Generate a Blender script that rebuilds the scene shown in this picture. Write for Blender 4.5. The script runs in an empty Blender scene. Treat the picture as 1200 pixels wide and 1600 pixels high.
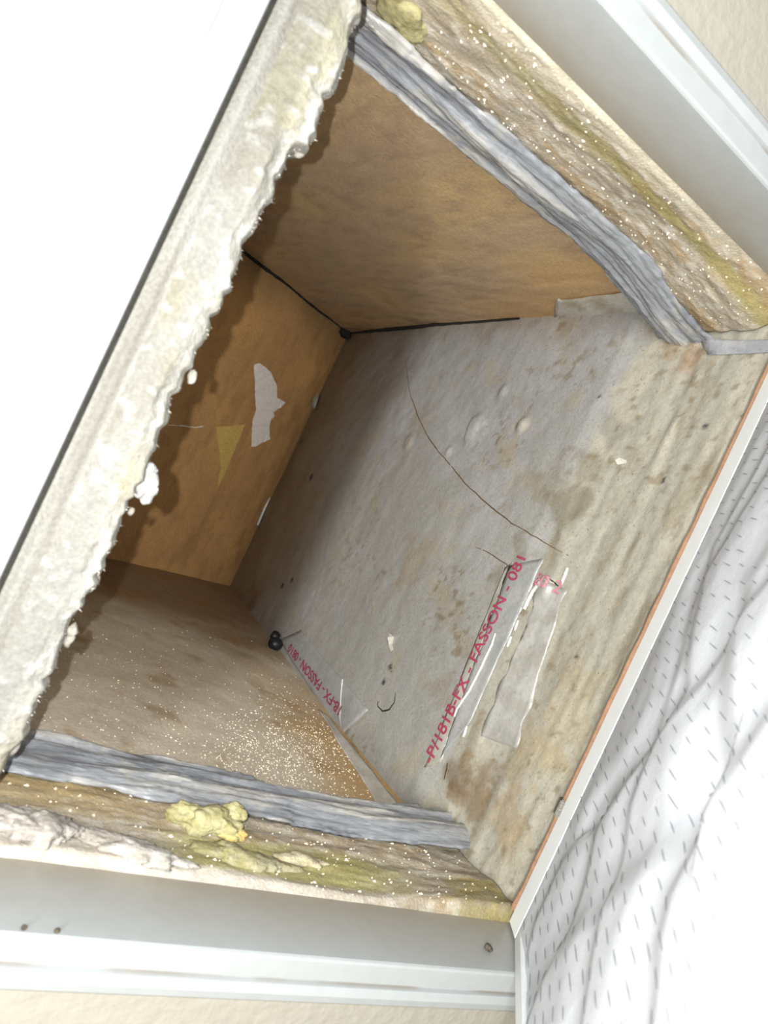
import bpy, bmesh, math, random
import numpy as np
from mathutils import Vector, Matrix

random.seed(7)
S = bpy.context.scene
COL = S.collection
# ------------------------------------------------------------------ camera
# world: X runs right along the wall, Y goes into the wall, Z is up;
# (0,0,0) is the lower left inner corner of the return-air opening.
FPX, EYE = 1153.97, np.array([-.04309, -.44091, .28630])
YAW, PITCH, ROLL = .521178, -.003667, .438559
OW, OH, LIP, OWR = .508, .6064, .0628, .532          # opening width, height, depth of the grille frame
_F = np.array([math.sin(YAW)*math.cos(PITCH), math.cos(YAW)*math.cos(PITCH), math.sin(PITCH)])
_R0 = np.array([math.cos(YAW), -math.sin(YAW), 0.])
_U0 = np.cross(_R0, _F)
_R = math.cos(ROLL)*_R0 + math.sin(ROLL)*_U0
_U = -math.sin(ROLL)*_R0 + math.cos(ROLL)*_U0
cd = bpy.data.cameras.new('camera')
cam = bpy.data.objects.new('camera', cd); COL.objects.link(cam)
cam.matrix_world = Matrix(((_R[0], _U[0], -_F[0], EYE[0]), (_R[1], _U[1], -_F[1], EYE[1]),
                           (_R[2], _U[2], -_F[2], EYE[2]), (0, 0, 0, 1)))
cd.sensor_fit = 'VERTICAL'; cd.sensor_height = 24.0; cd.lens = 24.0*FPX/1600.0
cd.clip_start = .005; cd.clip_end = 50
cd.dof.use_dof = True; cd.dof.focus_distance = .86; cd.dof.aperture_fstop = 6.5
S.camera = cam
# ------------------------------------------------------------------ light
S.view_settings.view_transform = 'Standard'; S.view_settings.look = 'None'
S.view_settings.gamma = 1.0; S.view_settings.use_curve_mapping = False
S.view_settings.exposure = 0.0
wd = bpy.data.worlds.new('room_daylight'); S.world = wd; wd.use_nodes = True
wd.node_tree.nodes['Background'].inputs[0].default_value = (.95, .97, 1.0, 1)
wd.node_tree.nodes['Background'].inputs[1].default_value = .18
fl = bpy.data.lights.new('phone_flash', 'POINT')
fl.energy = 22.0; fl.shadow_soft_size = .0025; fl.color = (1.0, .99, .965)
flo = bpy.data.objects.new('phone_flash', fl); COL.objects.link(flo)
flo.location = Vector(EYE - .0225*_R0 + .004*_F)
rl = bpy.data.lights.new('room_lamp', 'AREA'); rl.shape = 'RECTANGLE'; rl.size = .16; rl.size_y = 1.1; rl.energy = 78.0
rl.color = (1.0, .98, .93)
rlo = bpy.data.objects.new('room_lamp', rl); COL.objects.link(rlo)
rlo.location = (-1.16, -1.72, .36)
rlo.rotation_euler = (Vector((.4, .35, .30)) - rlo.location).to_track_quat('-Z', 'Y').to_euler()

# ------------------------------------------------------------------ helpers
def at(px, py, axis, val):
    """point where the sight line of a photo pixel meets the plane axis = val"""
    d = _F + _R*(px-600)/FPX + _U*(800-py)/FPX
    return EYE + d*((val-EYE[axis])/d[axis])
def lin(c):
    c = np.asarray(c, float)/255.
    return np.where(c <= .04045, c/12.92, ((c+.055)/1.055)**2.4)
def _h(ix, iy, iz, s):
    m = np.uint32(0xffffffff)
    h = (ix.astype(np.int64)*374761393 + iy.astype(np.int64)*668265263 + iz.astype(np.int64)*2147483647 + s*144665) & 0xffffffff
    h = ((h ^ (h >> 13))*1274126177) & 0xffffffff
    h = ((h ^ (h >> 16))*2246822519) & 0xffffffff
    return ((h ^ (h >> 15)) & 0xffffff)/float(0xffffff)
def vn(P, f, s=0):
    """value noise 0..1; f is a frequency or one per axis"""
    Q = P*np.asarray(f, float) + 100.3
    i = np.floor(Q).astype(np.int64); t = Q-i; t = t*t*(3-2*t)
    r = 0
    for a in (0, 1):
        for b in (0, 1):
            for c in (0, 1):
                w = (t[:, 0] if a else 1-t[:, 0])*(t[:, 1] if b else 1-t[:, 1])*(t[:, 2] if c else 1-t[:, 2])
                r = r + w*_h(i[:, 0]+a, i[:, 1]+b, i[:, 2]+c, s)
    return r
def fbm(P, f, o=4, s=0):
    r, a, n = 0, 1., 0.
    f = np.asarray(f, float)
    for k in range(o):
        r = r + a*vn(P, f, s+17*k); n += a; a *= .5; f = f*2.03
    return r/n
def sstep(a, b, x):
    t = np.clip((x-a)/(b-a), 0, 1); return t*t*(3-2*t)
def mix(c, d, w):
    return c*(1-w[:, None]) + np.asarray(d)[None, :]*w[:, None]
def polyd(x, y, pts):
    """distance of points to a polyline (2-D) and the parameter along it"""
    best = np.full(x.shape, 1e9)
    for (x0, y0), (x1, y1) in zip(pts[:-1], pts[1:]):
        dx, dy = x1-x0, y1-y0; L = dx*dx+dy*dy
        t = np.clip(((x-x0)*dx+(y-y0)*dy)/max(L, 1e-12), 0, 1)
        best = np.minimum(best, np.hypot(x-x0-t*dx, y-y0-t*dy))
    return best
def polys(x, y, pts):
    """like polyd, signed: positive on the side of growing x"""
    best, sg = np.full(x.shape, 1e9), np.ones(x.shape)
    for (x0, y0), (x1, y1) in zip(pts[:-1], pts[1:]):
        dx, dy = x1-x0, y1-y0; L = dx*dx+dy*dy
        t = np.clip(((x-x0)*dx+(y-y0)*dy)/max(L, 1e-12), 0, 1)
        d = np.hypot(x-x0-t*dx, y-y0-t*dy)
        nx, ny = (dy, -dx) if dy > 0 else (-dy, dx)
        sd = np.where((x-x0)*nx+(y-y0)*ny > 0, 1., -1.)
        k = d < best; best = np.where(k, d, best); sg = np.where(k, sd, sg)
    return best*sg
def props(o, label=None, cat=None, group=None, kind=None):
    for k, v in (('label', label), ('category', cat), ('group', group), ('kind', kind)):
        if v: o[k] = v
    return o
def empty(name, loc, label, cat, group=None):
    o = bpy.data.objects.new(name, None); COL.objects.link(o); o.location = loc
    o.empty_display_size = .02
    return props(o, label, cat, group)
def base(parent):
    b = Vector((0, 0, 0))
    while parent is not None:
        b += parent.location; parent = parent.parent
    return b
def link(name, me, mt, parent=None, label=None, kind=None, loc=None):
    """mesh given in world coordinates -> object under its parent"""
    o = bpy.data.objects.new(name, me); COL.objects.link(o)
    if mt: me.materials.append(mt)
    b = base(parent)
    if loc is not None:
        o.location = Vector(loc)-b; b = Vector(loc)
    me.transform(Matrix.Translation(-b))
    if parent is not None: o.parent = parent
    return props(o, label, None, None, kind)
def mesh(name, V, F, col=None, smooth=True):
    me = bpy.data.meshes.new(name)
    me.from_pydata([tuple(map(float, v)) for v in V], [], [tuple(map(int, f)) for f in F]); me.update()
    if smooth: me.polygons.foreach_set('use_smooth', [True]*len(me.polygons))
    if col is not None:
        a = me.color_attributes.new('tint', 'FLOAT_COLOR', 'POINT')
        a.data.foreach_set('color', np.c_[col, np.ones(len(col))].astype(np.float32).ravel())
    return me
def gridfaces(nu, nv, flip=False):
    i, j = np.meshgrid(np.arange(nu-1), np.arange(nv-1), indexing='ij')
    a = (i*nv+j).ravel(); q = np.c_[a, a+nv, a+nv+1, a+1]
    return q[:, ::-1] if flip else q
def uv(nu, nv):
    u, v = np.meshgrid(np.linspace(0, 1, nu), np.linspace(0, 1, nv), indexing='ij')
    return u.ravel(), v.ravel()
def sheet(name, P, nu, nv, col, mt, parent, thick=.004, inward=None, label=None, kind=None):
    """a grid surface given real thickness away from the side that faces `inward`"""
    F = gridfaces(nu, nv)
    G = P.reshape(nu, nv, 3); c = (nu//2, nv//2)
    n = np.cross(G[c[0]+1, c[1]]-G[c], G[c[0], c[1]+1]-G[c])
    if inward is not None and n @ np.asarray(inward, float) < 0: F = F[:, ::-1]
    o = link(name, mesh(name, P, F, col), mt, parent, label, kind)
    m = o.modifiers.new('thickness', 'SOLIDIFY'); m.thickness = thick; m.offset = -1
    return o
def box_bm(bm, lo, hi, bev=0):
    r = bmesh.ops.create_cube(bm, size=1)
    for v in r['verts']:
        v.co = Vector([(l+h)/2 + c*(h-l) for l, h, c in zip(lo, hi, v.co)])
    if bev:
        e = list({e for v in r['verts'] for e in v.link_edges})
        bmesh.ops.bevel(bm, geom=e, offset=bev, segments=2, affect='EDGES')
def bm_mesh(name, bm, smooth=False):
    bmesh.ops.recalc_face_normals(bm, faces=bm.faces)
    me = bpy.data.meshes.new(name); bm.to_mesh(me); bm.free()
    if smooth: me.polygons.foreach_set('use_smooth', [True]*len(me.polygons))
    return me
def lump(name, c, r, rough, seed, freq=60, sub=4, col=None, zmin=None, rot=0.):
    """irregular soft lump: a displaced icosphere, flattened where it rests"""
    bm = bmesh.new(); bmesh.ops.create_icosphere(bm, subdivisions=sub, radius=1)
    bm.verts.ensure_lookup_table()
    N = np.array([v.co[:] for v in bm.verts]); F = [[v.index for v in f.verts] for f in bm.faces]; bm.free()
    Q = N*np.array(r); 
    ca, sa = math.cos(rot), math.sin(rot)
    Q = np.c_[Q[:, 0]*ca-Q[:, 1]*sa, Q[:, 0]*sa+Q[:, 1]*ca, Q[:, 2]]
    W = Q+np.array(c)
    d = (fbm(W, freq, 4, seed)-.5)*2*rough+(fbm(W, freq*5, 3, seed+9)-.5)*.35*rough
    P = np.array(c)+Q*(1+d[:, None])
    if zmin is not None: P[:, 2] = np.maximum(P[:, 2], zmin)
    cc = None
    if col is not None:
        t = fbm(W, freq*1.7, 3, seed+5)
        cc = mix(np.tile(lin(col[0]), (len(P), 1)), lin(col[1]), sstep(.38, .62, t))
    return mesh(name, P, F, cc)
def strip(name, pts, w, h, axis_n, mt, parent, label=None, col=None):
    """thin raised ribbon along world points, width w, height h along normal"""
    pts = [Vector(p) for p in pts]; n = Vector(axis_n).normalized()
    V, F = [], []
    for k, p in enumerate(pts):
        t = (pts[min(k+1, len(pts)-1)]-pts[max(k-1, 0)]).normalized(); s = n.cross(t).normalized()
        ww = w*(.35+.65*math.sin(math.pi*(k+.6)/(len(pts)+.2)))*(.75+.5*random.random())
        V += [p-s*ww/2-n*.001, p-s*ww*.3+n*h, p+s*ww*.3+n*h, p+s*ww/2-n*.001]
    for k in range(len(pts)-1):
        for q in range(3):
            a = 4*k+q; F.append((a, a+1, a+5, a+4))
        F.append((4*k+3, 4*k, 4*k+4, 4*k+7))
    F += [(0, 1, 2, 3), tuple(4*(len(pts)-1)+i for i in (3, 2, 1, 0))]
    return link(name, mesh(name, V, F), mt, parent, label)
def plate(name, poly, n, h, mt, parent, label=None, kind=None, loc=None, sub=0, lift=0.):
    """flat piece with the given outline (world points), thickness h along n"""
    n = Vector(n).normalized(); bm = bmesh.new()
    vs = [bm.verts.new(Vector(p)+n*lift) for p in poly]
    f = bm.faces.new(vs); f.normal_update()
    r = bmesh.ops.extrude_face_region(bm, geom=[f])
    for v in r['geom']:
        if isinstance(v, bmesh.types.BMVert): v.co += n*h
    bmesh.ops.triangulate(bm, faces=[f for f in bm.faces if len(f.verts) > 4])
    return link(name, bm_mesh(name, bm), mt, parent, label, kind, loc)
def jag(pts, step, amp, seed):
    """break an outline into ragged steps"""
    rnd = random.Random(seed); out = []
    pts = [Vector(p) for p in pts]
    for a, b in zip(pts, pts[1:]+pts[:1]):
        k = max(1, int((b-a).length/step))
        for i in range(k):
            p = a.lerp(b, i/k)
            out.append(p+Vector((rnd.uniform(-amp, amp), rnd.uniform(-amp, amp), rnd.uniform(-amp, amp))))
    return out

# ------------------------------------------------------------------ materials
def mat(name, rgb=None, rough=.6, metal=0., spec=.4, fine=(300, .12), bump=(500, .0006), stretch=(1, 1, 1), speck=None, sss=0., tint=False, sheen=0.):
    m = bpy.data.materials.new(name); m.use_nodes = True
    nt = m.node_tree; N, L = nt.nodes, nt.links
    b = N['Principled BSDF']
    b.inputs['Roughness'].default_value = rough; b.inputs['Metallic'].default_value = metal
    b.inputs['Specular IOR Level'].default_value = spec
    if sheen: b.inputs['Sheen Weight'].default_value = sheen
    tc = N.new('ShaderNodeTexCoord'); mp = N.new('ShaderNodeMapping'); mp.inputs['Scale'].default_value = stretch
    L.new(tc.outputs['Object'], mp.inputs['Vector'])
    if tint:
        c = N.new('ShaderNodeVertexColor'); c.layer_name = 'tint'; cs = c.outputs['Color']
    else:
        c = N.new('ShaderNodeRGB'); c.outputs[0].default_value = (*lin(rgb), 1); cs = c.outputs[0]
    nz = N.new('ShaderNodeTexNoise'); nz.inputs['Scale'].default_value = fine[0]; nz.inputs['Detail'].default_value = 6
    L.new(mp.outputs[0], nz.inputs['Vector'])
    r = N.new('ShaderNodeMapRange'); r.inputs[1].default_value = .3; r.inputs[2].default_value = .7
    r.inputs[3].default_value = 1-fine[1]; r.inputs[4].default_value = 1+fine[1]
    L.new(nz.outputs['Fac'], r.inputs[0])
    x = N.new('ShaderNodeVectorMath'); x.operation = 'SCALE'
    L.new(cs, x.inputs[0]); L.new(r.outputs[0], x.inputs['Scale'])
    out = x.outputs[0]
    if speck:       # (scale, threshold, colour, amount): small grains of dirt
        vz = N.new('ShaderNodeTexNoise'); vz.inputs['Scale'].default_value = speck[0]; vz.inputs['Detail'].default_value = 2
        L.new(mp.outputs[0], vz.inputs['Vector'])
        rr = N.new('ShaderNodeMapRange'); rr.inputs[1].default_value = speck[1]; rr.inputs[2].default_value = speck[1]+.04
        rr.inputs[4].default_value = speck[3]; L.new(vz.outputs['Fac'], rr.inputs[0])
        mx = N.new('ShaderNodeMixRGB'); mx.inputs[2].default_value = (*lin(speck[2]), 1)
        L.new(rr.outputs[0], mx.inputs[0]); L.new(out, mx.inputs[1]); out = mx.outputs[0]
    L.new(out, b.inputs['Base Color'])
    if bump:
        bz = N.new('ShaderNodeTexNoise'); bz.inputs['Scale'].default_value = bump[0]; bz.inputs['Detail'].default_value = 5
        L.new(mp.outputs[0], bz.inputs['Vector'])
        bp = N.new('ShaderNodeBump'); bp.inputs['Strength'].default_value = 1; bp.inputs['Distance'].default_value = bump[1]
        L.new(bz.outputs['Fac'], bp.inputs['Height']); L.new(bp.outputs[0], b.inputs['Normal'])
    return m
M = {
 'paint': mat('cream_wall_paint', (152, 149, 139), .75, fine=(60, .03), bump=(120, .0012)),
 'floor': mat('floor_covering', (150, 135, 115), .7),
 'metal': mat('white_enamelled_metal', tint=True, rough=.33, spec=.5, fine=(90, .03), bump=None),
 'brown': mat('brown_duct_liner', tint=True, rough=.62, fine=(260, .12), bump=(420, .0006)),
 'grey': mat('grey_duct_foil', tint=True, rough=.5, metal=.12, spec=.45, fine=(240, .08), bump=(330, .0005), speck=(420, .66, (98, 84, 58), .55)),
 'fluff': mat('glass_fibre_insulation', tint=True, rough=.9, spec=.2, fine=(420, .14), bump=(480, .0008)),
 'streak': mat('wrinkled_foil_tape', tint=True, rough=.42, metal=.2, spec=.5, fine=(420, .16), bump=(500, .0008), stretch=(.15, 1, 1)),
 'foil': mat('foil_tape', tint=True, rough=.46, metal=.12, fine=(200, .08), bump=(200, .0006), speck=(420, .68, (98, 84, 58), .5)),
 'crease': mat('creased_foil', (206, 206, 202), .4, .1, fine=(200, .05)),
 'ink': mat('red_print', (140, 54, 76), .6, fine=(500, .3), bump=None),
 'pink': mat('pink_print', (176, 116, 130), .6, fine=(500, .3), bump=None),
 'crack': mat('dark_crack', (92, 72, 46), .9, fine=(500, .3)),
 'dark': mat('black_gap', (32, 28, 24), .9),
 'black': mat('black_plastic', (24, 26, 32), .45, bump=(300, .0004)),
 'paper': mat('torn_white_facing', (246, 240, 234), .8, fine=(200, .06)),
 'yellowpaper': mat('bare_yellow_fibre', (214, 182, 104), .85, fine=(300, .15)),
 'white': mat('white_plastic', (232, 238, 240), .5, fine=(40, .02), bump=None),
 'media': mat('white_filter_fabric', (206, 211, 218), .9, spec=.1, fine=(160, .02), bump=(500, .0003)),
 'wire': mat('grey_wire', (120, 124, 130), .5, .3, bump=None),
 'card': mat('brown_cardboard', (128, 98, 76), .8, fine=(200, .15)),
 'clip': mat('dull_steel_clip', (104, 102, 96), .5, .5),
 'flake': mat('pale_flake', (188, 185, 176), .7),
 'crumb': mat('pale_crumbs', (238, 228, 205), .5, spec=.6, bump=None),
 'dirt': mat('dark_dirt', (70, 60, 48), .9),
}

# ------------------------------------------------------------------ wall and room floor
bm = bmesh.new()
WY0, WY1, FW = -.050, -.012, .0339        # wall face, wall back, width of the grille flange
a0, a1, b0, b1 = -.014, OWR+.014, -.014, OH+.014
for lo, hi in (((-1.6, -.45), (a0, 1.9)), ((a1, -.45), (2.2, 1.9)), ((a0, -.45), (a1, b0)), ((a0, b1), (a1, 1.9))):
    box_bm(bm, (lo[0], WY0, lo[1]), (hi[0], WY1, hi[1]))
bmesh.ops.remove_doubles(bm, verts=bm.verts, dist=1e-5)
props(link('wall_front', bm_mesh('wall_front', bm), M['paint']), 'cream painted wall with orange peel texture around the white grille frame', kind='structure')
bm = bmesh.new(); box_bm(bm, (-1.6, -2.6, -.48), (2.2, WY1, -.45))
props(link('floor', bm_mesh('floor', bm), M['floor']), 'plain floor of the room below the return grille', kind='structure')

# ------------------------------------------------------------------ grille frame: four mitred rails
frame = empty('grille_frame', (OW/2, -.03, 0), 'white enamelled metal frame of the return air grille, dusty inside', 'vent frame')
prof = [(.0, .002), (.0, -.020), (.0, -.0605), (.0008, -.0622), (.0025, -LIP), (.0158, -LIP+.0004), (.0166, -LIP+.0020), (.0178, -LIP+.0020),
        (.0188, -LIP-.0012), (.0245, -LIP-.0030), (.0300, -LIP-.0018), (.0332, -LIP+.004), (FW, WY0), (.0300, WY0+.0002), (.0100, WY0+.0002), (.0030, -.045), (.0030, .002)]
def rail(corner_a, corner_b, outa, outb, seed):
    nu = 120; V = []; n = len(prof)
    A, B = np.array(corner_a), np.array(corner_b)
    for k in range(nu):
        t = k/(nu-1)
        for o, y in prof:
            pa = A+np.array(outa)*o; pb = B+np.array(outb)*o
            p = pa*(1-t)+pb*t; V.append((p[0], y, p[1]))
    V = np.array(V)
    F = [(k*n+q, k*n+(q+1) % n, (k+1)*n+(q+1) % n, (k+1)*n+q) for k in range(nu-1) for q in range(n)]
    F += [tuple(range(n)), tuple((nu-1)*n+q for q in reversed(range(n)))]
    # dust film near the inner edge, brown dirt line in the groove
    c = np.tile(lin((158, 163, 164)), (len(V), 1))
    y = V[:, 1]; k = np.arange(len(V)) % n
    horiz = abs(A[0]-B[0]) > abs(A[1]-B[1])
    t = fbm(V, (9, 40, 9), 4, seed)
    c = mix(c, lin((142, 134, 119)), sstep(-.040, -.002, y+(t-.5)*.03)*(k < 3)*.9)
    g = fbm(V, 22, 3, seed+3)
    c = mix(c, lin((122, 110, 96)), ((k == 6) | (k == 7))*sstep(.35, .65, g)*(.6 if seed < 3 else .0))
    me = mesh('rail', V, F, c, smooth=False); link('rail', me, M['metal'], frame)
    bm = bmesh.new(); bm.from_mesh(me); bmesh.ops.recalc_face_normals(bm, faces=bm.faces); bm.to_mesh(me); bm.free()
rail((0, 0), (OWR, 0), (-1, -1), (1, -1), 1)
rail((0, OH), (OWR, OH), (-1, 1), (1, 1), 2)
rail((0, 0), (0, OH), (-1, -1), (-1, 1), 3)
rail((OWR, 0), (OWR, OH), (1, -1), (1, 1), 4)

# ------------------------------------------------------------------ duct behind the opening
duct = empty('return_duct', (OW/2, .5, 0), 'fibre duct box behind the opening with brown liner, grey foil side and torn edges', 'duct')
def xr(y):      # right side of the duct: stud side, then duct board, splaying a little
    return np.interp(y, [-.01, .04, .10, .150, .185, .35, .60, 1.08], [.510, .515, .514, .507, .501, .504, .512, .5395])
def zt(y):
    return np.interp(y, [0, .1, 1.08], [.606, .604, .589])
def yend(x):
    return .775+.475*x
# right side, grey foil
nu, nv = 330, 190
u, v = uv(nu, nv)
Y = -.004+u*1.062; Z = -.006+v*(zt(Y)+.012)
P0 = np.c_[xr(Y), Y, Z]
XW = .505
def wp(px, py):
    # right side point of a photo pixel (two refinements for the splay)
    x = XW
    for _ in range(6):
        p = at(px, py, 0, x); x = float(xr(p[1]))
    return p
def rad(px, py, r):
    return float(np.linalg.norm(wp(px+r, py)-wp(px-r, py)))/2
def blob(P, px, py, r, seed, ragged=.8, ax=(1, 2)):
    c = wp(px, py); q = P-c; d = np.hypot(q[:, ax[0]], q[:, ax[1]])/(r*np.linalg.norm(c-EYE)/FPX)
    return np.clip(1.15-d+ragged*(fbm(P, 55, 4, seed)-.5)*2, 0, 1)
n1, n2, n3 = fbm(P0, 9, 4, 11), fbm(P0, 45, 4, 12), fbm(P0, 130, 3, 13)
c = np.tile(lin((149, 150, 150)), (len(P0), 1))
c = mix(c, lin((164, 165, 168)), sstep(.4, .7, n1)*.7)
c = mix(c, lin((140, 140, 134)), sstep(.5, .75, n2)*.4)
c = mix(c, lin((152, 151, 143)), sstep(.50, .30, Z+(n1-.5)*.3)*.4)
c = mix(c, lin((158, 148, 124)), sstep(.56, .74, fbm(P0, 30, 4, 15))*.4)
# grime where the side meets the far end and the ceiling
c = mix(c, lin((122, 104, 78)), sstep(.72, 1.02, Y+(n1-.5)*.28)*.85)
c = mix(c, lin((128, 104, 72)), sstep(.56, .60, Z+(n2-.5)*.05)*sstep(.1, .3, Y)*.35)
# dusty stud strip next to the hinge
st = sstep(.175, .150, Y+(n2-.5)*.035)
c = mix(c, lin((152, 150, 138)), st*.92)
c = mix(c, lin((170, 166, 152)), st*sstep(.45, .6, fbm(P0, (1, 60, 6), 3, 18))*.6)
c = mix(c, lin((124, 114, 94)), st*sstep(.55, .72, fbm(P0, (1, 90, 22), 4, 19))*.55)
bmask = 0*Y
for k, (px, py, r, rgb, s) in enumerate([
    (745, 1225, 48, (104, 80, 44), .85), (715, 1215, 26, (86, 62, 30), .7), (790, 1265, 42, (140, 116, 76), .55), (830, 1180, 60, (150, 132, 98), .5),
    (650, 880, 55, (146, 130, 104), .55), (700, 945, 40, (140, 128, 102), .45), (690, 1080, 34, (138, 126, 100), .45), (735, 1010, 26, (132, 118, 92), .45),
    (890, 790, 42, (104, 98, 78), .75), (925, 735, 36, (112, 107, 92), .7), (850, 770, 40, (128, 120, 96), .5), (815, 850, 26, (118, 113, 96), .7), (965, 675, 34, (116, 114, 106), .6), (775, 905, 24, (122, 116, 100), .6), (800, 700, 38, (166, 148, 112), .5), (1085, 560, 30, (132, 96, 58), .7),
    (1050, 540, 24, (140, 108, 72), .55), (615, 600, 40, (130, 112, 84), .4), (390, 948, 34, (112, 82, 70), .75), (640, 690, 14, (150, 134, 108), .5),
    (900, 1120, 90, (168, 154, 122), .5), (800, 1330, 40, (150, 134, 104), .5), (680, 1265, 30, (160, 152, 130), .4)]):
    c = mix(c, lin(rgb), sstep(.1, .75, blob(P0, px, py, r, 40+k, 1.2))*s*.75)
spots = sstep(.66, .72, fbm(P0, 115, 2, 23))*sstep(.35, .6, fbm(P0, 8, 3, 24))*sstep(.75, .4, Y)
c = mix(c, lin((112, 98, 72)), spots*.6)
for k, (px, py, r) in enumerate([(610, 1043, 9), (600, 1066, 8), (612, 1050, 6), (1103, 666, 8), (937, 620, 4), (1037, 752, 5), (440, 915, 7), (455, 905, 6), (486, 745, 7), (470, 690, 7), (720, 1290, 6), (900, 1025, 5)]):
    c = mix(c, lin((52, 48, 52)), sstep(.2, .6, blob(P0, px, py, r, 80+k, .7))*.9)
# relief: soft undulation, crinkles, ridges on the stud strip
dx = (n1-.5)*.006+(n2-.5)*.0022+(n3-.5)*.0007
for k, (px, py, r, h) in enumerate([(740, 670, 26, .0045), (817, 665, 17, .0055), (785, 615, 16, .0035), (640, 690, 15, .003), (700, 705, 12, .003), (612, 1000, 9, .004), (850, 915, 20, .003), (880, 840, 25, .003)]):
    dx = dx-h*sstep(.15, .85, blob(P0, px, py, r, 60+k, .6))
dx = dx-.006*st*(fbm(P0, (1, 70, 4), 3, 26)-.5)-.003*st*(n3-.5)
# the fold of pasted tape sags away from the board
P = P0.copy(); P[:, 0] += dx
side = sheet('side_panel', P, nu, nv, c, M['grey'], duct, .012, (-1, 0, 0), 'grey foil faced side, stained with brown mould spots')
def onside(px, py, off=.0):
    p = wp(px, py); q = np.array([p])
    return Vector(p)-Vector((off, 0, 0))
from mathutils.bvhtree import BVHTree
def bvh_of(Pw, F):
    return BVHTree.FromPolygons([tuple(p) for p in Pw], [tuple(int(i) for i in f) for f in F])
side_bvh = bvh_of(P, gridfaces(nu, nv))
end_bvh = top_bvh = top_edge_bvh = None
def stick(px, py, bvh=None, off=.0004):
    """point of the photo pixel on a modelled surface, lifted a little off it"""
    bvh = bvh or side_bvh
    d = Vector(_F + _R*(px-600)/FPX + _U*(800-py)/FPX).normalized()
    loc, nrm, _, _ = bvh.ray_cast(Vector(EYE), d)
    if loc is None:        # just past the border: nearest point of the surface
        if bvh is side_bvh: q = wp(px, py)
        elif bvh is end_bvh: q = at(px, py, 1, 1.0)
        else: q = at(px, py, 2, OH if bvh in (top_bvh, top_edge_bvh) else 0.)
        loc, nrm, _, _ = bvh.find_nearest(Vector(q))
    if nrm.dot(d) > 0: nrm = -nrm
    return loc+nrm*off
# ceiling of the duct
nu, nv = 190, 260
u, v = uv(nu, nv)
Y = .118+v*(yend(.015+u*.52)+.012-.118); X = .015+u*(xr(Y)+.006-.015)
P0 = np.c_[X, Y, zt(Y)]
n1, n2 = fbm(P0, (14, 7, 1), 4, 31), fbm(P0, (90, 26, 1), 4, 32)
c = np.tile(lin((172, 150, 122)), (len(P0), 1))
c = mix(c, lin((186, 160, 118)), sstep(.35, .7, n1)*.8)
c = mix(c, lin((152, 130, 106)), sstep(.5, .75, n2)*.5)
c = mix(c, lin((178, 136, 80)), sstep(.36, .52, X+(n1-.5)*.12)*sstep(.62, .2, Y)*.75)
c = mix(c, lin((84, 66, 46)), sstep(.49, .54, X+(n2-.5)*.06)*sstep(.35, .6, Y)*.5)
P = P0.copy(); P[:, 2] += (n1-.5)*.006+(n2-.5)*.0018
sheet('top_panel', P, nu, nv, c, M['brown'], duct, .02, (0, 0, -1), 'brown fibre liner overhead')
top_bvh = bvh_of(P, gridfaces(nu, nv))
# floor of the duct
nu, nv = 440, 240
u, v = uv(nu, nv)
Y = .118+v*(yend(.015+u*.52)+.012-.118); X = .015+u*(xr(Y)+.006-.015)
P0 = np.c_[X, Y, 0*X]
n1, n2 = fbm(P0, (9, 14, 1), 4, 33), fbm(P0, (60, 60, 1), 4, 34)
c = np.tile(lin((206, 196, 178)), (len(P0), 1))
c = mix(c, lin((190, 176, 152)), sstep(.4, .7, n1)*.7)
c = mix(c, lin((186, 172, 150)), sstep(.55, .75, n2)*.4)
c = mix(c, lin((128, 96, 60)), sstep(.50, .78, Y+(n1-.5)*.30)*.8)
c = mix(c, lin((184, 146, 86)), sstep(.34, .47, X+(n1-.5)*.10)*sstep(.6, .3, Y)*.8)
c = mix(c, lin((150, 112, 62)), sstep(.60, .74, fbm(P0, 24, 3, 36))*.5)
P = P0.copy()
rib = np.sin((X*.97+Y*.22+.002*fbm(P0, 30, 2, 37))*2*math.pi/.0055)*.0007*sstep(.62, .3, Y)*sstep(.42, .25, X)*sstep(.3, .5, fbm(P0, 12, 2, 38))
P[:, 2] += (n1-.5)*.004+(n2-.5)*.0012
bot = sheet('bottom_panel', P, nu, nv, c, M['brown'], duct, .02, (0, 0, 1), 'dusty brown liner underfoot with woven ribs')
floor_bvh = bvh_of(P, gridfaces(nu, nv))
# far end
nu, nv = 120, 140
u, v = uv(nu, nv)
X = .010+u*.545; Z = -.006+v*.607
P0 = np.c_[X, yend(X), Z]
n1, n2 = fbm(P0, 10, 4, 41), fbm(P0, (70, 70, 25), 4, 42)
c = np.tile(lin((188, 146, 96)), (len(P0), 1))
c = mix(c, lin((202, 158, 100)), sstep(.4, .65, n1)*.8)
c = mix(c, lin((168, 128, 82)), sstep(.5, .7, n2)*.55)
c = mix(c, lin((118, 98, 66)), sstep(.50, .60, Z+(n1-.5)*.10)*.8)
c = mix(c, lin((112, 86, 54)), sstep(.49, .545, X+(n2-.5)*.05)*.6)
P = P0.copy(); P[:, 1] += (n1-.5)*.008+(n2-.5)*.0025
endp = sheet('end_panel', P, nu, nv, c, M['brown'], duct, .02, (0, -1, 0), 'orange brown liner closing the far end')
end_bvh = bvh_of(P, gridfaces(nu, nv))
# left side, hidden from the doorway but there
nu, nv = 60, 60
u, v = uv(nu, nv)
Y = .06+u*.735; Z = v*.604
P = np.c_[.012+.004*fbm(np.c_[Y, Z, Z], 12, 3, 44), Y, Z]
c = mix(np.tile(lin((160, 128, 86)), (len(P), 1)), lin((180, 140, 80)), sstep(.4, .7, fbm(P, 12, 3, 45)))
sheet('side_panel', P, nu, nv, c, M['brown'], duct, .012, (1, 0, 0), 'brown liner on the near side')
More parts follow.
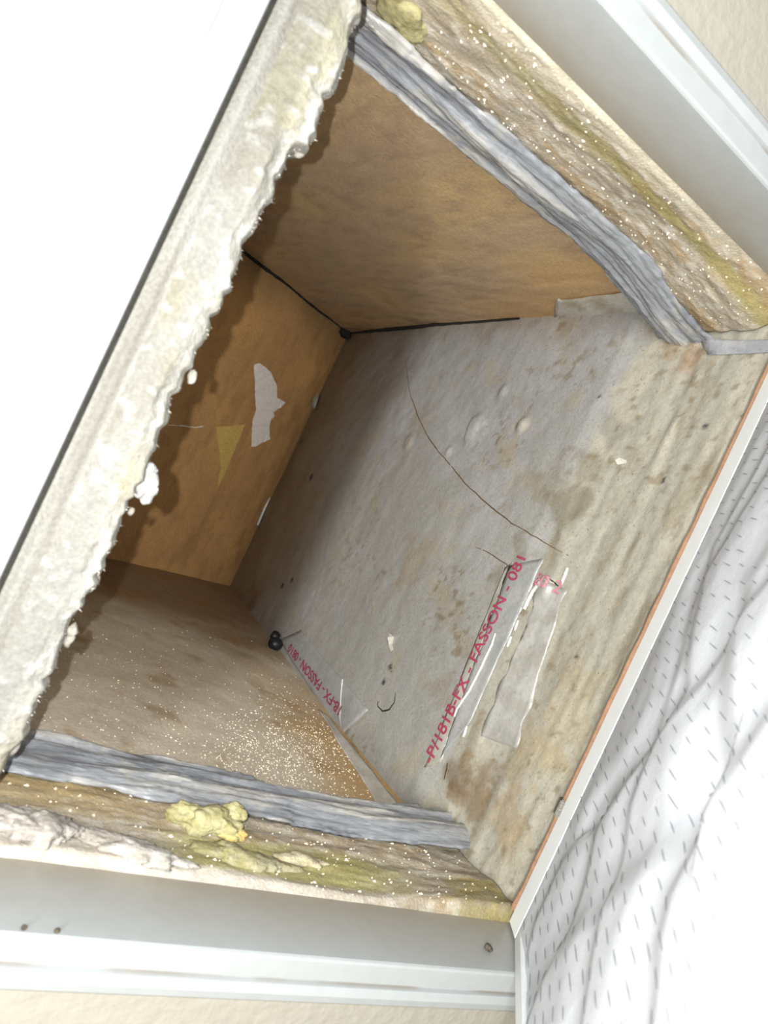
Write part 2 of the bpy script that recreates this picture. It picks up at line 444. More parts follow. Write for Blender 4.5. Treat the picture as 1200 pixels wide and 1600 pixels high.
# dark gaps along the far corners
strip('gap', [(x, yend(x)-.004, .5895+.0012*math.sin(40*x)) for x in np.linspace(.05, .535, 40)], .007, .0012, (0, -.7, -.7), M['dark'], duct)
strip('gap', [(float(xr(y))-.003, y, float(zt(y))-.002) for y in np.linspace(.40, 1.02, 40)], .007, .0008, (-.7, 0, -.7), M['dark'], duct)
link('gap', lump('gap', (.527, 1.018, .584), (.016, .02, .010), .4, 3, 90, 3), M['dark'], duct)
# torn patches on the far end
ecr = [(230, 650), (265, 645), (320, 690), (350, 760), (355, 830), (398, 855), (375, 880), (335, 905), (340, 930), (315, 960), (315, 1050), (240, 1090), (215, 1090), (220, 960), (240, 900), (235, 760)]
poly = [stick(330+x/3.43, 380+y/3.43, end_bvh, .0) for x, y in ecr]
plate('torn_patch', jag(poly, .006, .0008, 2), (-.43, -.9, 0), .0022, M['paper'], endp, 'white torn strip of facing')
poly = [stick(x, y, end_bvh, .0) for x, y in [(338, 667), (383, 664), (372, 690), (352, 738), (338, 768), (345, 730)]]
plate('torn_patch', jag(poly, .008, .0006, 3), (-.43, -.9, 0), .0012, M['yellowpaper'], endp, 'yellow wedge of bare fibre')
strip('scratch', [stick(x, y, end_bvh, .0003) for x, y in [(262, 664), (285, 665), (305, 668), (318, 666)]], .003, .0006, (-.43, -.9, 0), M['paper'], endp)

# cracks and tape on the grey side
def side_line(name, pts, w, mt, label=None, h=.0006, n=40):
    pts = [np.array(p, float) for p in pts]; out = []
    for a, b in zip(pts[:-1], pts[1:]):
        k = max(2, int(np.linalg.norm(b-a)/9))
        out += [a+(b-a)*i/k+np.random.RandomState(int(a[0])+i).uniform(-1.1, 1.1, 2) for i in range(k)]
    out.append(pts[-1])
    return strip(name, [stick(*p, off=.0001) for p in out], w, h, (-1, 0, 0), mt, side, label)
side_line('crack', [(634, 566), (640, 612), (652, 648), (672, 688), (694, 716), (728, 755), (760, 786), (800, 818), (822, 830), (858, 852), (888, 868)], .0024, M['crack'], 'thin brown crack across the foil', .0002)
side_line('crack', [(744, 856), (768, 866), (790, 880), (802, 892)], .0022, M['crack'], 'short dark slit', .0002)
side_line('crack', [(858, 904), (868, 912), (880, 922)], .0028, M['dark'], None, .0002)
side_line('crack', [(700, 1192), (698, 1205), (694, 1218)], .002, M['dark'], None, .0002)
def side_sheet(name, quad, nu, nv, rgb, parent, h=.0006, seed=0, wr=.0006, label=None, bvh=None, jagpx=1.2):
    """thin foil laid over the surface, outline given by four photo pixels"""
    q = [np.array(p, float) for p in quad]; V = []
    rs = np.random.RandomState(seed)
    sm = lambda a: np.array([np.convolve(np.pad(a[:, k], 2, 'edge'), (.12, .23, .3, .23, .12), 'valid') for k in (0, 1)]).T*1.6
    ja = sm(rs.uniform(-jagpx, jagpx, (nv, 2))); jb = sm(rs.uniform(-jagpx, jagpx, (nv, 2)))
    for i in range(nu):
        for j in range(nv):
            s, t = i/(nu-1), j/(nv-1)
            p = q[0]*(1-s)*(1-t)+q[1]*s*(1-t)+q[2]*s*t+q[3]*(1-s)*t
            if i == 0: p = p+ja[j]
            if i == nu-1: p = p+jb[j]
            edge = min(s, 1-s, t, 1-t)
            V.append(stick(*p, bvh=bvh, off=h*(.4+.6*min(1, edge*8))+wr*float(vn(np.array([[p[0], p[1], 0]]), .06, seed)[0])))
    V = np.array([v[:] for v in V])
    F = gridfaces(nu, nv); G = V.reshape(nu, nv, 3)
    n = np.cross(G[1, 0]-G[0, 0], G[0, 1]-G[0, 0])
    if n @ (EYE-V[0]) < 0: F = F[:, ::-1]
    t = fbm(V, 60, 4, seed+7)
    c = mix(np.tile(lin(rgb[0]), (len(V), 1)), lin(rgb[1]), sstep(.42, .62, t))
    o = link(name, mesh(name, V, F, c), M['foil'], parent, label)
    m = o.modifiers.new('thickness', 'SOLIDIFY'); m.thickness = .0003; m.offset = -1
    return o
GREY, PALE, LAP = ((138, 140, 140), (148, 149, 147)), ((162, 161, 155), (148, 145, 134)), ((184, 183, 177), (162, 155, 138))
def lettering(text, a, b, cap_px, parent, mt, bvh=None, off=.0016, squeeze=1.0):
    """flat print along photo pixels a -> b on the surface"""
    A, B = stick(*a, bvh=bvh, off=0), stick(*b, bvh=bvh, off=0)
    cu = bpy.data.curves.new('lettering', 'FONT'); cu.body = text; cu.size = 1; cu.extrude = .002; cu.offset = .012
    tmp = bpy.data.objects.new('lettering_source', cu); COL.objects.link(tmp)
    bpy.context.view_layer.update()
    me = bpy.data.meshes.new_from_object(tmp.evaluated_get(bpy.context.evaluated_depsgraph_get()))
    bpy.data.objects.remove(tmp); bpy.data.curves.remove(cu)
    bm = bmesh.new(); bm.from_mesh(me); bmesh.ops.subdivide_edges(bm, edges=[e for e in bm.edges if e.calc_length() > .12], cuts=2, use_grid_fill=False)
    bmesh.ops.triangulate(bm, faces=bm.faces)
    xs = [v.co.x for v in bm.verts]; x0, x1 = min(xs), max(xs); ys = [v.co.y for v in bm.verts]; y1 = max(ys)
    ex = (B-A); L = ex.length; ex = ex/L
    n = Vector((-1, 0, 0)); n = (n-ex*n.dot(ex)).normalized(); ey = n.cross(ex)
    hgt = cap_px*(A-Vector(EYE)).length/FPX
    for v in bm.verts:
        s = (v.co.x-x0)/(x1-x0)*L; t = v.co.y/y1*hgt; z = v.co.z*.06
        p = A+ex*s+ey*t
        hit = (bvh or side_bvh).ray_cast(p+n*.03, -n)[0]
        if hit is not None: p = hit
        v.co = p+n*(off+z)
    me2 = bpy.data.meshes.new('lettering'); bm.to_mesh(me2); bm.free()
    return link('lettering', me2, mt, parent)
# upper printed tape, seen edge on along the fold
t1 = side_sheet('foil_tape', [(796, 884), (852, 872), (735, 1130), (688, 1185)][:4], 8, 36, GREY, duct, .0010, 3, .0010, 'smooth grey tape with red printed code')
t1b = side_sheet('foil_tape', [(790, 886), (800, 880), (690, 1190), (664, 1200)], 6, 36, PALE, duct, .0007, 5, .0006, 'pale lower edge of the printed tape')
t2 = side_sheet('foil_tape', [(846, 905), (886, 922), (806, 1170), (752, 1150)], 14, 40, ((144, 143, 137), (156, 155, 151)), duct, .0002, 9, .0012, 'crinkled pale tape with pink print', jagpx=5)
lettering('-P/181B-FX - FASSON - 081', (676, 1196), (824, 874), 19, t1, M['ink'], off=.0026)
lettering('20 2', (836, 914), (876, 930), 20, t2, M['pink'], off=.0042)
strip('crease', [stick(*p, off=.0018) for p in [(776, 990), (770, 1008), (762, 1024), (754, 1042), (744, 1062), (735, 1080), (726, 1093), (716, 1108), (712, 1120)]], .0030, .0014, (-1, 0, 0), M['crease'], t1, 'bright raised crease')
strip('crease', [stick(*p, off=.002) for p in [(846, 908), (834, 925), (826, 940), (820, 952)]], .008, .0014, (-1, 0, 0), M['crease'], t2)  # pale ribbon: white highlight on the foil put into its colour
strip('crease', [stick(*p, off=.002) for p in [(888, 888), (884, 900), (878, 914)]], .006, .0014, (-1, 0, 0), M['crease'], t2)
for k, (x, y) in enumerate([(808, 978), (797, 1003), (728, 1143)]):
    strip('crease', [stick(x+3, y-8, off=.0016), stick(x, y, off=.0018), stick(x-3, y+8, off=.0016)], .004, .0012, (-1, 0, 0), M['crease'], t2)
side_line('pen_mark', [(592, 1096), (590, 1105), (597, 1111), (608, 1109), (615, 1099), (618, 1082)], .0026, M['dark'], None, .0002)
# tape along the lower far corner
t3 = side_sheet('foil_tape', [(436, 1000), (470, 985), (575, 1110), (532, 1150)], 12, 30, ((154, 155, 156), (146, 147, 146)), duct, .0003, 13, .0004, 'grey corner tape with small red printed code', jagpx=1)
lettering('1B-FX - FASSON - 0810', (536, 1105), (456, 1006), 15, t3, M['ink'], off=.0022)
strip('crease', [stick(*p, off=.001) for p in [(536, 1062), (534, 1080), (533, 1100), (532, 1120), (534, 1140)]], .0012, .0007, (-1, 0, 0), M['crease'], t3)
# tape wrapped from the side onto the ceiling and onto the floor of the duct
side_sheet('foil_tape', [(872, 468), (1000, 452), (1056, 508), (862, 513)], 24, 10, LAP, duct, .0012, 15, .002, 'grey tape lapped onto the brown ceiling', bvh=top_bvh, jagpx=4)
side_sheet('foil_tape', [(497, 1108), (509, 1116), (622, 1256), (594, 1268)], 10, 30, ((206, 204, 196), (188, 184, 172)), duct, .0006, 17, .0006, 'grey tape lapped onto the brown liner below', bvh=floor_bvh, jagpx=2)

side_sheet('foil_tape', [(1096, 534), (1106, 553), (1222, 553), (1222, 530)], 20, 8, ((140, 143, 150), (160, 162, 166)), duct, .0012, 21, .002, 'grey tape end turned onto the cream side strip', jagpx=3)
# insulation cut edges round the opening -----------------------------------
def fluff_colours(P, seed, warm):
    n1, n2, n3 = fbm(P, (11, 45, 30), 4, seed), fbm(P, (34, 120, 90), 4, seed+1), fbm(P, (110, 300, 260), 2, seed+2)
    c = np.tile(lin((164, 154, 136)), (len(P), 1))
    c = mix(c, lin((154, 132, 96)), sstep(.45, .65, n1)*.6*warm)
    c = mix(c, lin((142, 132, 118)), sstep(.52, .7, n2)*.4)
    c = mix(c, lin((188, 184, 174)), sstep(.48, .70, n3)*.7)
    return c, n1, n2, n3
def edge_strip(zref, sgn, seed, bulge, name, label):
    nu, nv = 300, 70
    u, v = uv(nu, nv)
    X = .004+u*(.512-.004); Y = .001+v*.130
    P = np.c_[X, Y, np.full_like(X, zref)]
    c, n1, n2, n3 = fluff_colours(P, seed, 1.)
    edge = sstep(0, .004+.010*fbm(P, (50, 1, 1), 3, seed+8), Y)
    amp = bulge*(n1*.9+.2)+.0034*(n2-.5)+.0010*(n3-.5)
    w1, w2 = (n2-.5)*.03, (fbm(P, (8, 40, 1), 4, seed+5)-.5)*.05
    if sgn > 0:     # below: pale crust near the frame, olive and drab patches to the right
        c = mix(c, lin((182, 176, 166)), sstep(.055, .020, Y+w1)*sstep(.42, .24, X+w2*2)*.8)
        c = mix(c, lin((160, 140, 98)), sstep(.050, .065, Y+w1)*sstep(.24, .10, X+w2*2)*.7)
        c = mix(c, lin((152, 146, 92)), sstep(.16, .22, X+w2)*sstep(.46, .34, X+w2)*sstep(.012, .022, Y+w2*.4)*sstep(.060, .045, Y+w2*.5)*.85)
        c = mix(c, lin((134, 124, 70)), sstep(.43, .47, X+w2)*sstep(.05, .035, Y+w1)*.75)
        c = mix(c, lin((140, 130, 114)), sstep(.34, .42, X)*sstep(.48, .62, n2)*.6)
        amp = amp+.010*sstep(.34, .52, X)*(1-v)
    else:
        c = mix(c, lin((142, 134, 84)), sstep(.016, .024, Y+w2*.3)*sstep(.046, .034, Y+w2*.6)*(.35+.6*sstep(.05, .35, X))*.85)
        c = mix(c, lin((194, 188, 168)), sstep(.020, .010, Y+w1*.4)*sstep(.50, .2, X+w2)*.85)
        c = mix(c, lin((156, 128, 82)), sstep(.46, .62, n1)*sstep(.2, .45, X)*.3)
        amp = amp+.020*sstep(.34, .52, X)*sstep(0, .35, v)
    P[:, 2] += sgn*(amp*edge-.001)
    return sheet(name, P, nu, nv, c, M['fluff'], duct, .004, (0, 0, sgn), label), bvh_of(P, gridfaces(nu, nv))
ef_bot, bot_edge_bvh = edge_strip(0., 1, 51, .008, 'insulation_edge', 'crusted yellowish insulation along the lower edge')
ef_top, top_edge_bvh = edge_strip(OH, -1, 61, .005, 'insulation_edge', 'tan and green insulation along the upper edge')
def tape_strip(zref, sgn, seed, name, label):
    nu, nv = 320, 44
    u, v = uv(nu, nv)
    X = .006+u*(.516-.006)
    P = np.c_[X, v*0, v*0]
    e0 = .086+.010*(fbm(np.c_[X, 0*X, 0*X], 26, 4, seed)-.5)*2
    e1 = .150+.010*(fbm(np.c_[X, 0*X, 0*X+5], 34, 4, seed)-.5)*2
    Y = e0+(e1-e0)*v
    Q = np.c_[X, Y, 0*X]
    s1, s2 = fbm(Q, (7, 130, 1), 4, seed+1), fbm(Q, (22, 420, 1), 3, seed+2)
    c = np.tile(lin((139, 143, 149)), (len(Q), 1))
    c = mix(c, lin((178, 176, 171)), sstep(.48, .66, s1)*.85)
    c = mix(c, lin((106, 110, 118)), sstep(.52, .70, s2)*.7)
    c = mix(c, lin((163, 161, 154)), sstep(.6, .75, fbm(Q, 60, 3, seed+4))*.5)
    h = .008+.010*np.sin(math.pi*v)**.6*(.6+.8*s1)+(s1-.5)*.010+(s2-.5)*.004+(.010 if sgn > 0 else .020)*sstep(.36, .52, X)
    h = h-.010*sstep(.85, 1.0, v)
    P = np.c_[X, Y, zref+sgn*h]
    return sheet(name, P, nu, nv, c, M['streak'], duct, .003, (0, 0, sgn), label)
tape_strip(0., 1, 71, 'foil_tape', 'wrinkled blue grey tape strip along the lower edge')
tape_strip(OH, -1, 81, 'foil_tape', 'wrinkled blue grey tape strip along the upper edge')
# left: smooth dusty jamb, then the torn fibre face
nu, nv = 24, 220
u, v = uv(nu, nv)
Z = v*OH; X = -.002+u*.0295
P = np.c_[X, .004-.0035*np.exp(-((X-.016)/.004)**2)+.0015*(fbm(np.c_[X, Z, Z], (60, 8, 8), 3, 91)-.5), Z]
c = mix(np.tile(lin((156, 155, 149)), (len(P), 1)), lin((140, 137, 129)), sstep(.4, .65, fbm(P, (160, 1, 6), 4, 92)))
sheet('jamb_strip', P, nu, nv, c, M['fluff'], duct, .006, (0, -1, 0), 'smooth dusty cream strip beside the torn insulation')
nu, nv = 60, 420
u, v = uv(nu, nv)
Z = .002+v*(OH-.004)
px_, py_ = [.022, .030, .042, .052, .0560, .0555, .048, .030], [.0045, .0005, .0000, .006, .018, .034, .060, .085]
s = np.linspace(0, 1, 8)
bx, by = np.interp(u, s, px_), np.interp(u, s, py_)
Q = np.c_[bx, by, Z]
ej = .006*(fbm(np.c_[0*Z, 0*Z, Z], 38, 5, 95)-.5)*2+.0032*(vn(np.c_[0*Z, 0*Z, Z], 190, 96)-.5)*2
zn = float(at(470, 240, 1, .02)[2]); 
ej = ej+.0065*sstep(zn-.0015, zn+.0015, Z)*sstep(zn+.11, zn+.05, Z)-.002
ej = ej+.003*sstep(.30, .22, Z)-.0035*sstep(.10, .04, Z)
n1, n2 = fbm(Q, (50, 50, 22), 4, 97), fbm(Q, (90, 180, 150), 3, 98)
w = sstep(.0, .55, u)
P = np.c_[bx+ej*w+(n1-.5)*.003*w, by-(n1-.5)*.011*sstep(.05, .3, u)-(n2-.5)*.003, Z]
c = np.tile(lin((150, 149, 143)), (len(P), 1))
c = mix(c, lin((136, 133, 122)), sstep(.45, .68, n1)*.7)
c = mix(c, lin((142, 138, 114)), sstep(.56, .7, fbm(Q, (30, 30, 14), 3, 99))*.6)
c = mix(c, lin((172, 172, 169)), sstep(.56, .68, n2)*.7)
sheet('insulation_edge', P, nu, nv, c, M['fluff'], duct, .004, (1, -1, 0), 'torn off white insulation hanging along the left edge')
left_bvh = bvh_of(P, gridfaces(nu, nv))
# tufts hanging from the left edge
def edge_pt(px, py, y=.022):
    return at(px, py, 1, y)
t = edge_pt(229, 748)
link('torn_tuft', lump('torn_tuft', t, (.0075, .006, .013), .75, 5, 130, 4, ((180, 180, 180), (160, 158, 154))), M['fluff'], duct, 'white torn tuft sticking out of the left edge')
t = edge_pt(230, 772)
link('torn_tuft', lump('torn_tuft', t, (.0052, .005, .008), .7, 6, 150, 3, ((182, 182, 182), (164, 162, 158))), M['fluff'], duct)
for k, (x, y, r) in enumerate([(153, 893, .003), (145, 912, .0035), (112, 985, .0035), (108, 1000, .0028), (487, 150, .003), (470, 235, .004), (300, 590, .0028), (205, 800, .002), (28, 1140, .004), (20, 1165, .0035)]):
    link('torn_tuft', lump('torn_tuft', edge_pt(x, y), (r, r*.8, r*1.6), .7, 20+k, 260, 2, ((168, 165, 158), (150, 146, 134))), M['fluff'], duct)
# loose fibres along the torn edge: nobody could count them
rnd = random.Random(4); V, F = [], []
for k in range(260):
    z = rnd.uniform(.01, OH-.01)
    o = .055+rnd.uniform(-.012, .006); y = .012+rnd.uniform(-.006, .012)
    hit = left_bvh.ray_cast(Vector((.2, y, z)), Vector((-1, 0, 0)))[0]
    p = hit if hit is not None else Vector((o, y, z))
    d = Vector((rnd.uniform(.3, 1), rnd.uniform(-.6, .4), rnd.uniform(-.8, .4))).normalized()*rnd.uniform(.001, .0032)
    s = Vector((0, rnd.uniform(-1, 1), rnd.uniform(-1, 1))).normalized()*.0004
    a = len(V); V += [p-s-d*.3, p+s-d*.3, p+d, p+Vector((s.z, s.x, s.y))*1.0]
    F += [(a, a+1, a+2), (a+1, a+3, a+2), (a+3, a, a+2)]
link('loose_fibres', mesh('loose_fibres', V, F), M['paper'], duct, kind='stuff')
# bright glassy grains stuck in the upper and lower insulation
V, F = [], []
for bv, z0, sg in ((bot_edge_bvh, .2, -1), (top_edge_bvh, .4, 1)):
    for k in range(300):
        x, y = rnd.uniform(.02, .50), rnd.uniform(.004, .095)
        hit = bv.ray_cast(Vector((x, y, z0)), Vector((0, 0, sg)))[0]
        if hit is None: continue
        r = rnd.uniform(.0004, .0012); l = r*rnd.uniform(1., 2.6); an = rnd.uniform(-.5, .9)
        ux = Vector((math.cos(an), math.sin(an), 0)); uy = Vector((-math.sin(an), math.cos(an), 0)); up = Vector((0, 0, -sg))
        a = len(V); V += [hit-ux*l-up*.0004, hit+uy*r-up*.0004, hit+ux*l-up*.0004, hit-uy*r-up*.0004, hit+up*r*1.2]
        F += [(a, a+1, a+4), (a+1, a+2, a+4), (a+2, a+3, a+4), (a+3, a, a+4)]
link('crystal_grains', mesh('crystal_grains', V, F, smooth=False), M['crumb'], duct, kind='stuff')
# bracket in the far corner
bm = bmesh.new()
p = stick(489, 622, side_bvh, 0)
box_bm(bm, p+Vector((-.006, -.012, -.022)), p+Vector((.004, .012, .004)), .001)
box_bm(bm, p+Vector((-.009, -.004, -.004)), p+Vector((.003, .008, .024)), .001)
link('corner_bracket', bm_mesh('corner_bracket', bm), M['clip'], duct, 'small dull metal bracket in the far corner')
side_sheet('foil_tape', [(484, 604), (502, 602), (498, 640), (480, 640)], 6, 8, PALE, duct, .008, 19, .003, 'scrap of pale tape over the corner bracket', jagpx=3)

# ------------------------------------------------------------------ things lying in the duct
# grains sprinkled on the duct floor
V, F = [], []
for k in range(2600):
    px, py = rnd.gauss(470, 75), rnd.gauss(1175, 48)
    if rnd.random() < .25: px, py = rnd.uniform(60, 590), rnd.uniform(980, 1270)
    p = stick(px, py, floor_bvh, 0)
    if p is None or p.z > .02 or p.y < .14 or p.y > .7 or p.x > float(xr(p.y))-.01: continue
    r = rnd.uniform(.0004, .0011); l = r*rnd.uniform(1, 2.0); an = rnd.uniform(0, 3.1)
    ux = Vector((math.cos(an), math.sin(an), 0)); uy = Vector((-math.sin(an), math.cos(an), 0)); up = Vector((0, 0, 1))
    a = len(V); V += [p-ux*l-up*.0003, p+uy*r-up*.0003, p+ux*l-up*.0003, p-uy*r-up*.0003, p+up*r]
    F += [(a, a+1, a+4), (a+1, a+2, a+4), (a+2, a+3, a+4), (a+3, a, a+4)]
props(link('white_crumbs', mesh('white_crumbs', V, F, smooth=False), M['crumb']), 'pale crumbs sprinkled over the brown duct liner', 'crumbs', kind='stuff')
# black cap
p = stick(431, 1014, floor_bvh, 0)
cap = empty('black_knob', p, 'small black knob lying in the corner of brown liner and grey foil', 'knob')
q = Vector((p.x-.007, p.y-.004, p.z))
bm = bmesh.new()
bmesh.ops.create_uvsphere(bm, u_segments=24, v_segments=16, radius=1)
for v_ in bm.verts: v_.co = Vector((v_.co.x*.0122, v_.co.y*.0122, max(-.8, v_.co.z)*.0112))
me = bm_mesh('body', bm, True); me.transform(Matrix.Translation(q+Vector((0, 0, .0089)))); link('body', me, M['black'], cap)
bm = bmesh.new()
bmesh.ops.create_cone(bm, cap_ends=True, segments=20, radius1=.0066, radius2=.0074, depth=.012)
bmesh.ops.bevel(bm, geom=[e for e in bm.edges if abs(e.verts[0].co.z-e.verts[1].co.z) < 1e-6], offset=.001, segments=2, affect='EDGES')
me = bm_mesh('stem', bm, True); me.transform(Matrix.Translation(q+Vector((-.003, .008, .019)))@Matrix.Rotation(.5, 4, 'X')); link('stem', me, M['black'], cap)
# white rod along the far corner
a, b = stick(432, 758, side_bvh, .004), stick(405, 822, side_bvh, .004)
bm = bmesh.new()
d = b-a; bmesh.ops.create_cone(bm, cap_ends=True, segments=12, radius1=.0022, radius2=.0022, depth=d.length)
bm.transform(Matrix.Translation((a+b)/2)@d.to_track_quat('Z', 'Y').to_matrix().to_4x4())
props(link('plastic_strip', bm_mesh('plastic_strip', bm, True), M['white'], loc=(a+b)/2), 'thin white strip stuck upright in the far corner', 'strip')
# yellow fibre bit
p = stick(376, 872, side_bvh, .004)
t = empty('fibre_scrap', p, 'small yellow fibre scrap with dark mossy fuzz low in the far corner', 'insulation scrap')
link('scrap', lump('scrap', p, (.007, .006, .022), .5, 31, 110, 3, ((206, 178, 96), (180, 150, 78))), M['fluff'], t)
link('fuzz', lump('fuzz', p+Vector((.004, .002, .026)), (.009, .008, .010), .9, 32, 180, 3, ((96, 84, 50), (60, 54, 38))), M['fluff'], t, 'dark mossy fuzz')
# paint flake on the stud strip, flake on the foil
for px, py, lab in ((971, 722, 'white paint flake stuck to the cream strip right of the grey foil'), (612, 1003, 'pale curled flake on the grey foil above the dark ink spots')):
    poly = [stick(px+x, py+y, side_bvh, .0) for x, y in ((([-9, -3, 9, 8, -4], [0, -6, -3, 3, 5]) and [(-9, -2), (-2, -6), (9, -2), (8, 3), (-5, 5)]) if px > 900 else [(-3, 5), (-5, -6), (-1, -13), (4, -8), (2, 3), (4, 12), (0, 15)])]
    c0 = sum(poly, Vector())/len(poly)
    props(plate('paint_flake', poly, (-1, -.2, 0), .0012, M['flake'], None, loc=c0, lift=.0008), lab, 'paint flake')
# yellow tuft and other scraps on the lower edge
def rest(px, py):
    return stick(px, py, bot_edge_bvh, 0)
p = rest(322, 1300)
t = empty('insulation_tuft', p, 'bright yellow insulation tuft lying on the lower edge of the opening', 'insulation tuft')
link('tuft', lump('tuft', p+Vector((0, .004, .006)), (.030, .013, .0105), .55, 35, 70, 5, ((164, 159, 122), (150, 144, 102)), rot=-.15), M['fluff'], t)
link('shred', lump('shred', p+Vector((.021, .010, .013)), (.011, .008, .007), .6, 36, 110, 4, ((166, 161, 124), (152, 146, 104))), M['fluff'], t)
link('shred', lump('shred', p+Vector((.020, -.006, .004)), (.012, .005, .0045), .6, 37, 110, 4, ((200, 166, 104), (190, 172, 112))), M['fluff'], t, 'orange tinged shred')
p = rest(385, 1345)
props(link('insulation_tuft', lump('insulation_tuft', p+Vector((0, 0, .002)), (.040, .012, .006), .6, 38, 75, 5, ((138, 133, 96), (152, 147, 120)), rot=-.1), M['fluff'], loc=p), 'flat olive yellow tuft just in front of the bright yellow one', 'insulation tuft')
p = rest(215, 1335)
props(link('paper_scrap', lump('paper_scrap', p+Vector((0, 0, .003)), (.036, .011, .005), .7, 39, 80, 5, ((166, 163, 157), (146, 141, 132)), rot=-.25), M['fluff'], loc=p), 'crumpled off white scrap left of the yellow tuft on the lower edge', 'scrap')
p = rest(55, 1300)
props(link('paper_scrap', lump('paper_scrap', p+Vector((0, 0, .003)), (.028, .014, .008), .7, 40, 80, 5, ((154, 149, 143), (136, 131, 125))), M['fluff'], loc=p), 'grey crumpled scrap at the left end of the lower edge', 'scrap')
p = rest(470, 1345)
props(link('paper_scrap', lump('paper_scrap', p+Vector((0, 0, .001)), (.026, .008, .004), .6, 41, 90, 4, ((188, 180, 152), (166, 156, 128))), M['fluff'], loc=p), 'drab grey scrap right of the olive tuft on the lower edge', 'scrap')
p = stick(632, 30, top_edge_bvh, 0)
link('torn_tuft', lump('torn_tuft', p, (.018, .016, .007), .6, 43, 80, 4, ((156, 151, 114), (142, 134, 94))), M['fluff'], duct, 'yellow tuft at the left end of the upper edge')
# dirt crumbs on the bottom rail
for px, py, r, lab in ((36, 1452, .0020, 'dark dirt crumb at the left end of the lower rail edge'), (88, 1457, .0017, 'second dark dirt crumb from the left on the lower rail edge'), (761, 1484, .0036, 'larger dark dirt crumb at the right end of the lower rail')):
    p = Vector(at(px, py, 2, 0.)); p.y = max(p.y, -LIP+.004)
    props(link('dirt_crumb', lump('dirt_crumb', p+Vector((0, 0, r*.6)), (r, r, r*.8), .5, int(px), 300, 3, ((70, 62, 56), (96, 88, 78)), zmin=0.0), M['fluff'], loc=p), lab, 'dirt crumb')

# ------------------------------------------------------------------ filter door, standing ajar on its right-hand hinge
ANG = math.radians(-139.5)
HX, HY = .5045, -.0005
ed = Vector((math.sin(ANG), math.cos(ANG), 0))         # from the hinge towards the free edge
nd = Vector((ed.y, -ed.x, 0))                          # out of the filter face towards the opening
if nd.x > 0: nd = -nd
door = empty('filter_door', (HX, HY, 0), 'white filter door standing ajar, netted fabric filter inside', 'filter door')
DL, DH = .485, OH-.004
def dp(s, z, n=0.):
    return Vector((HX, HY, 0))+ed*s+nd*n+Vector((0, 0, z))
def dpix(px, py, n=0.):
    o = Vector((HX, HY, 0))+nd*n
    d = Vector(_F + _R*(px-600)/FPX + _U*(800-py)/FPX); t = (o-Vector(EYE)).dot(nd)/d.dot(nd)
    q = Vector(EYE)+d*t-o
    return q.dot(ed), q.z
def dbox(s0, s1, z0, z1, n0, n1, bev=.0015, lean=0.):
    bm = bmesh.new(); box_bm(bm, (s0, n0, z0), (s1, n1, z1), bev)
    for v_ in bm.verts: v_.co = dp(v_.co.x, v_.co.z, v_.co.y+(lean*(1-(v_.co.x-s0)/(s1-s0)) if v_.co.y > (n0+n1)/2 else 0))
    return bm
for s0, s1, z0, z1 in ((.0, .027, .002, DH), (DL-.016, DL, .002, DH), (.027, DL-.016, .002, .014), (.027, DL-.016, DH-.014, DH)):
    link('rail', bm_mesh('rail', dbox(s0, s1, z0, z1, -.020, -.0042, .0008, .005 if s0 == 0 else 0.)), M['white'], door)
link('backing_sheet', bm_mesh('backing_sheet', dbox(.010, DL-.010, .008, DH-.008, -.0205, -.0185, 0)), M['white'], door)
# brown card edge between hinge and opening
bm = dbox(-.0040, -.0004, .012, DH-.006, -.004, .0035, .0006)
bmesh.ops.subdivide_edges(bm, edges=[e for e in bm.edges if e.calc_length() > .3], cuts=90)
for v_ in bm.verts: v_.co.x += .0016*(float(vn(np.array([[0, 0, v_.co.z]]), 45, 5)[0])-.5)*2
link('card_edge', bm_mesh('card_edge', bm), M['card'], door, 'brown cardboard edge along the hinge')
zc = dpix(880, 1270)[1]
link('clip', bm_mesh('clip', dbox(-.010, .002, zc-.008, zc+.008, -.002, .005, .001)), M['clip'], door, 'small dull clip on the brown edge')
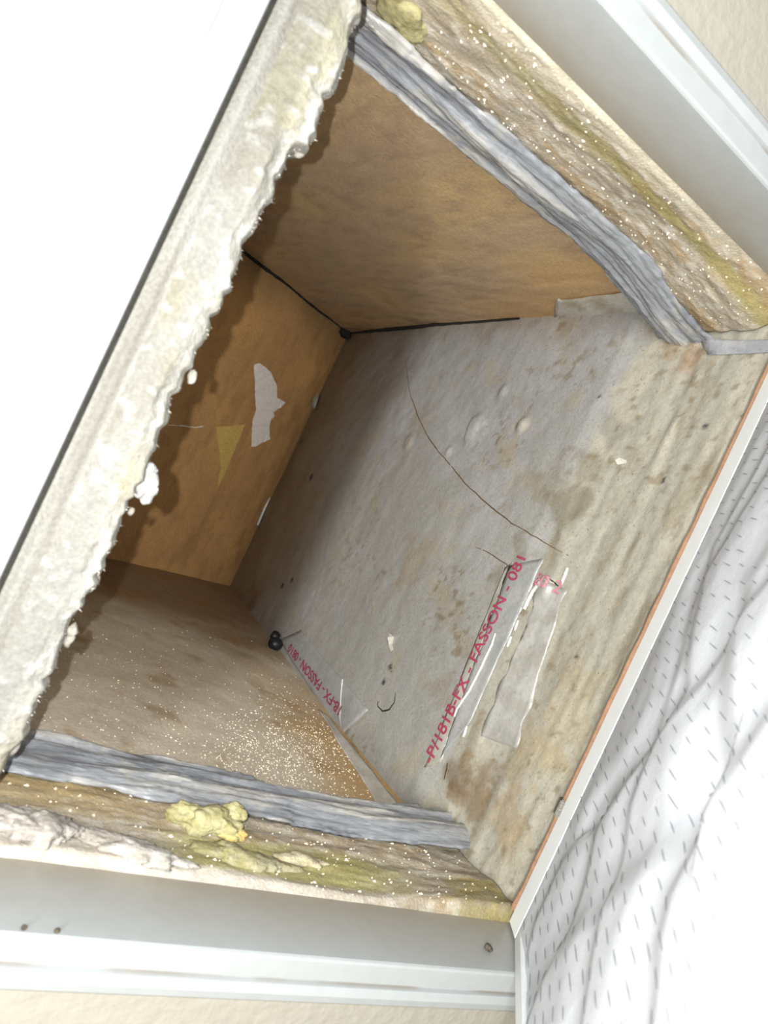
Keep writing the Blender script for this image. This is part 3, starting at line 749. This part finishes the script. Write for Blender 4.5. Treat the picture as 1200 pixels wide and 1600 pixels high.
# fabric, its folds shaped to imitate grey shadow bands
nu, nv = 230, 280
u, v = uv(nu, nv)
s_, z_ = .025+u*(DL-.039), .012+v*(DH-.024)
Q = np.c_[s_, z_, 0*s_]
n1, n2 = fbm(Q, 14, 3, 101), fbm(Q, (60, 90, 1), 3, 102)
h = -.0045+(n1-.5)*.003*sstep(.03, .06, s_)+(n2-.5)*.0004
G = [
 ([(822, 1545), (872, 1470), (935, 1400), (990, 1345), (1060, 1280), (1105, 1215), (1150, 1165), (1190, 1105), (1230, 1060)], .0060, .0075),
 ([(1106, 1212), (1114, 1150), (1125, 1075), (1132, 1000), (1160, 900), (1210, 830)], .0055, .006),
 ([(1009, 1600), (1020, 1472), (1039, 1397), (1057, 1349), (1076, 1300), (1100, 1240)], .0045, .005),
 ([(907, 1600), (922, 1506), (937, 1424), (960, 1345), (982, 1255), (1020, 1165), (1065, 1075), (1080, 990), (1100, 900), (1160, 800), (1210, 720)], .0032, .0035),
 ([(820, 1600), (850, 1520), (885, 1435), (911, 1360), (927, 1305), (945, 1255), (985, 1200), (1030, 1140), (1090, 1060), (1150, 960), (1215, 880)], .0038, .0042),
 ([(922, 1290), (962, 1245), (1010, 1165), (1050, 1060), (1075, 960), (1110, 860), (1200, 700)], .0032, .0035),
 ([(806, 1540), (835, 1440), (880, 1340), (930, 1280)], .0028, .003),
]
for pts, wd_, dep in G:
    pl = [dpix(x, y, -.006) for x, y in pts]; wd_ *= 1.75
    d = polys(s_, z_, pl)
    # sinks gently towards the hinge to shade as a grey band, then rises
    h = h-.20*wd_/(.70-s_)*np.where(d > -wd_, sstep(2.2*wd_, -wd_, d), sstep(-7*wd_, -wd_, d))
h = np.maximum(h, -.0175)
P = np.array([dp(a, b, n)[:] for a, b, n in zip(s_, z_, h)])
media = sheet('filter_media', P, nu, nv, None, M['media'], door, .0008, nd[:], 'white wrinkled filter fabric')
media_bvh = bvh_of(P, gridfaces(nu, nv))
# netting: rows of short wires over the fabric, far too many to take apart
V, F = [], []
row = 0; zz = .02
while zz < DH-.02:
    ss = .034+(row % 2)*.014
    while ss < DL-.03:
        if rnd.random() < .85:
            sl = rnd.uniform(.005, .0085); jz = rnd.uniform(-.001, .001); js = rnd.uniform(-.002, .002)
            q = []
            for t in (-1, -.33, .33, 1):
                x, z = ss+js+t*sl, zz+jz-t*.0011
                hit = media_bvh.ray_cast(dp(x, z, .05), -nd)[0]
                q.append((hit if hit is not None else dp(x, z, -.004))+nd*.0005)
            w = Vector((0, 0, .00028)); k = len(V)
            for m_, p in enumerate(q):
                f = .5 if m_ in (0, 3) else 1.
                V += [p-w*f, p+nd*.0005*f, p+w*f]
            for m_ in range(3):
                a = k+3*m_; F += [(a, a+3, a+4, a+1), (a+1, a+4, a+5, a+2)]
        ss += .028
    zz += .0115; row += 1
link('wire_netting', mesh('wire_netting', V, F, smooth=False), M['wire'], door, 'short grey wires of the netting', kind='stuff')
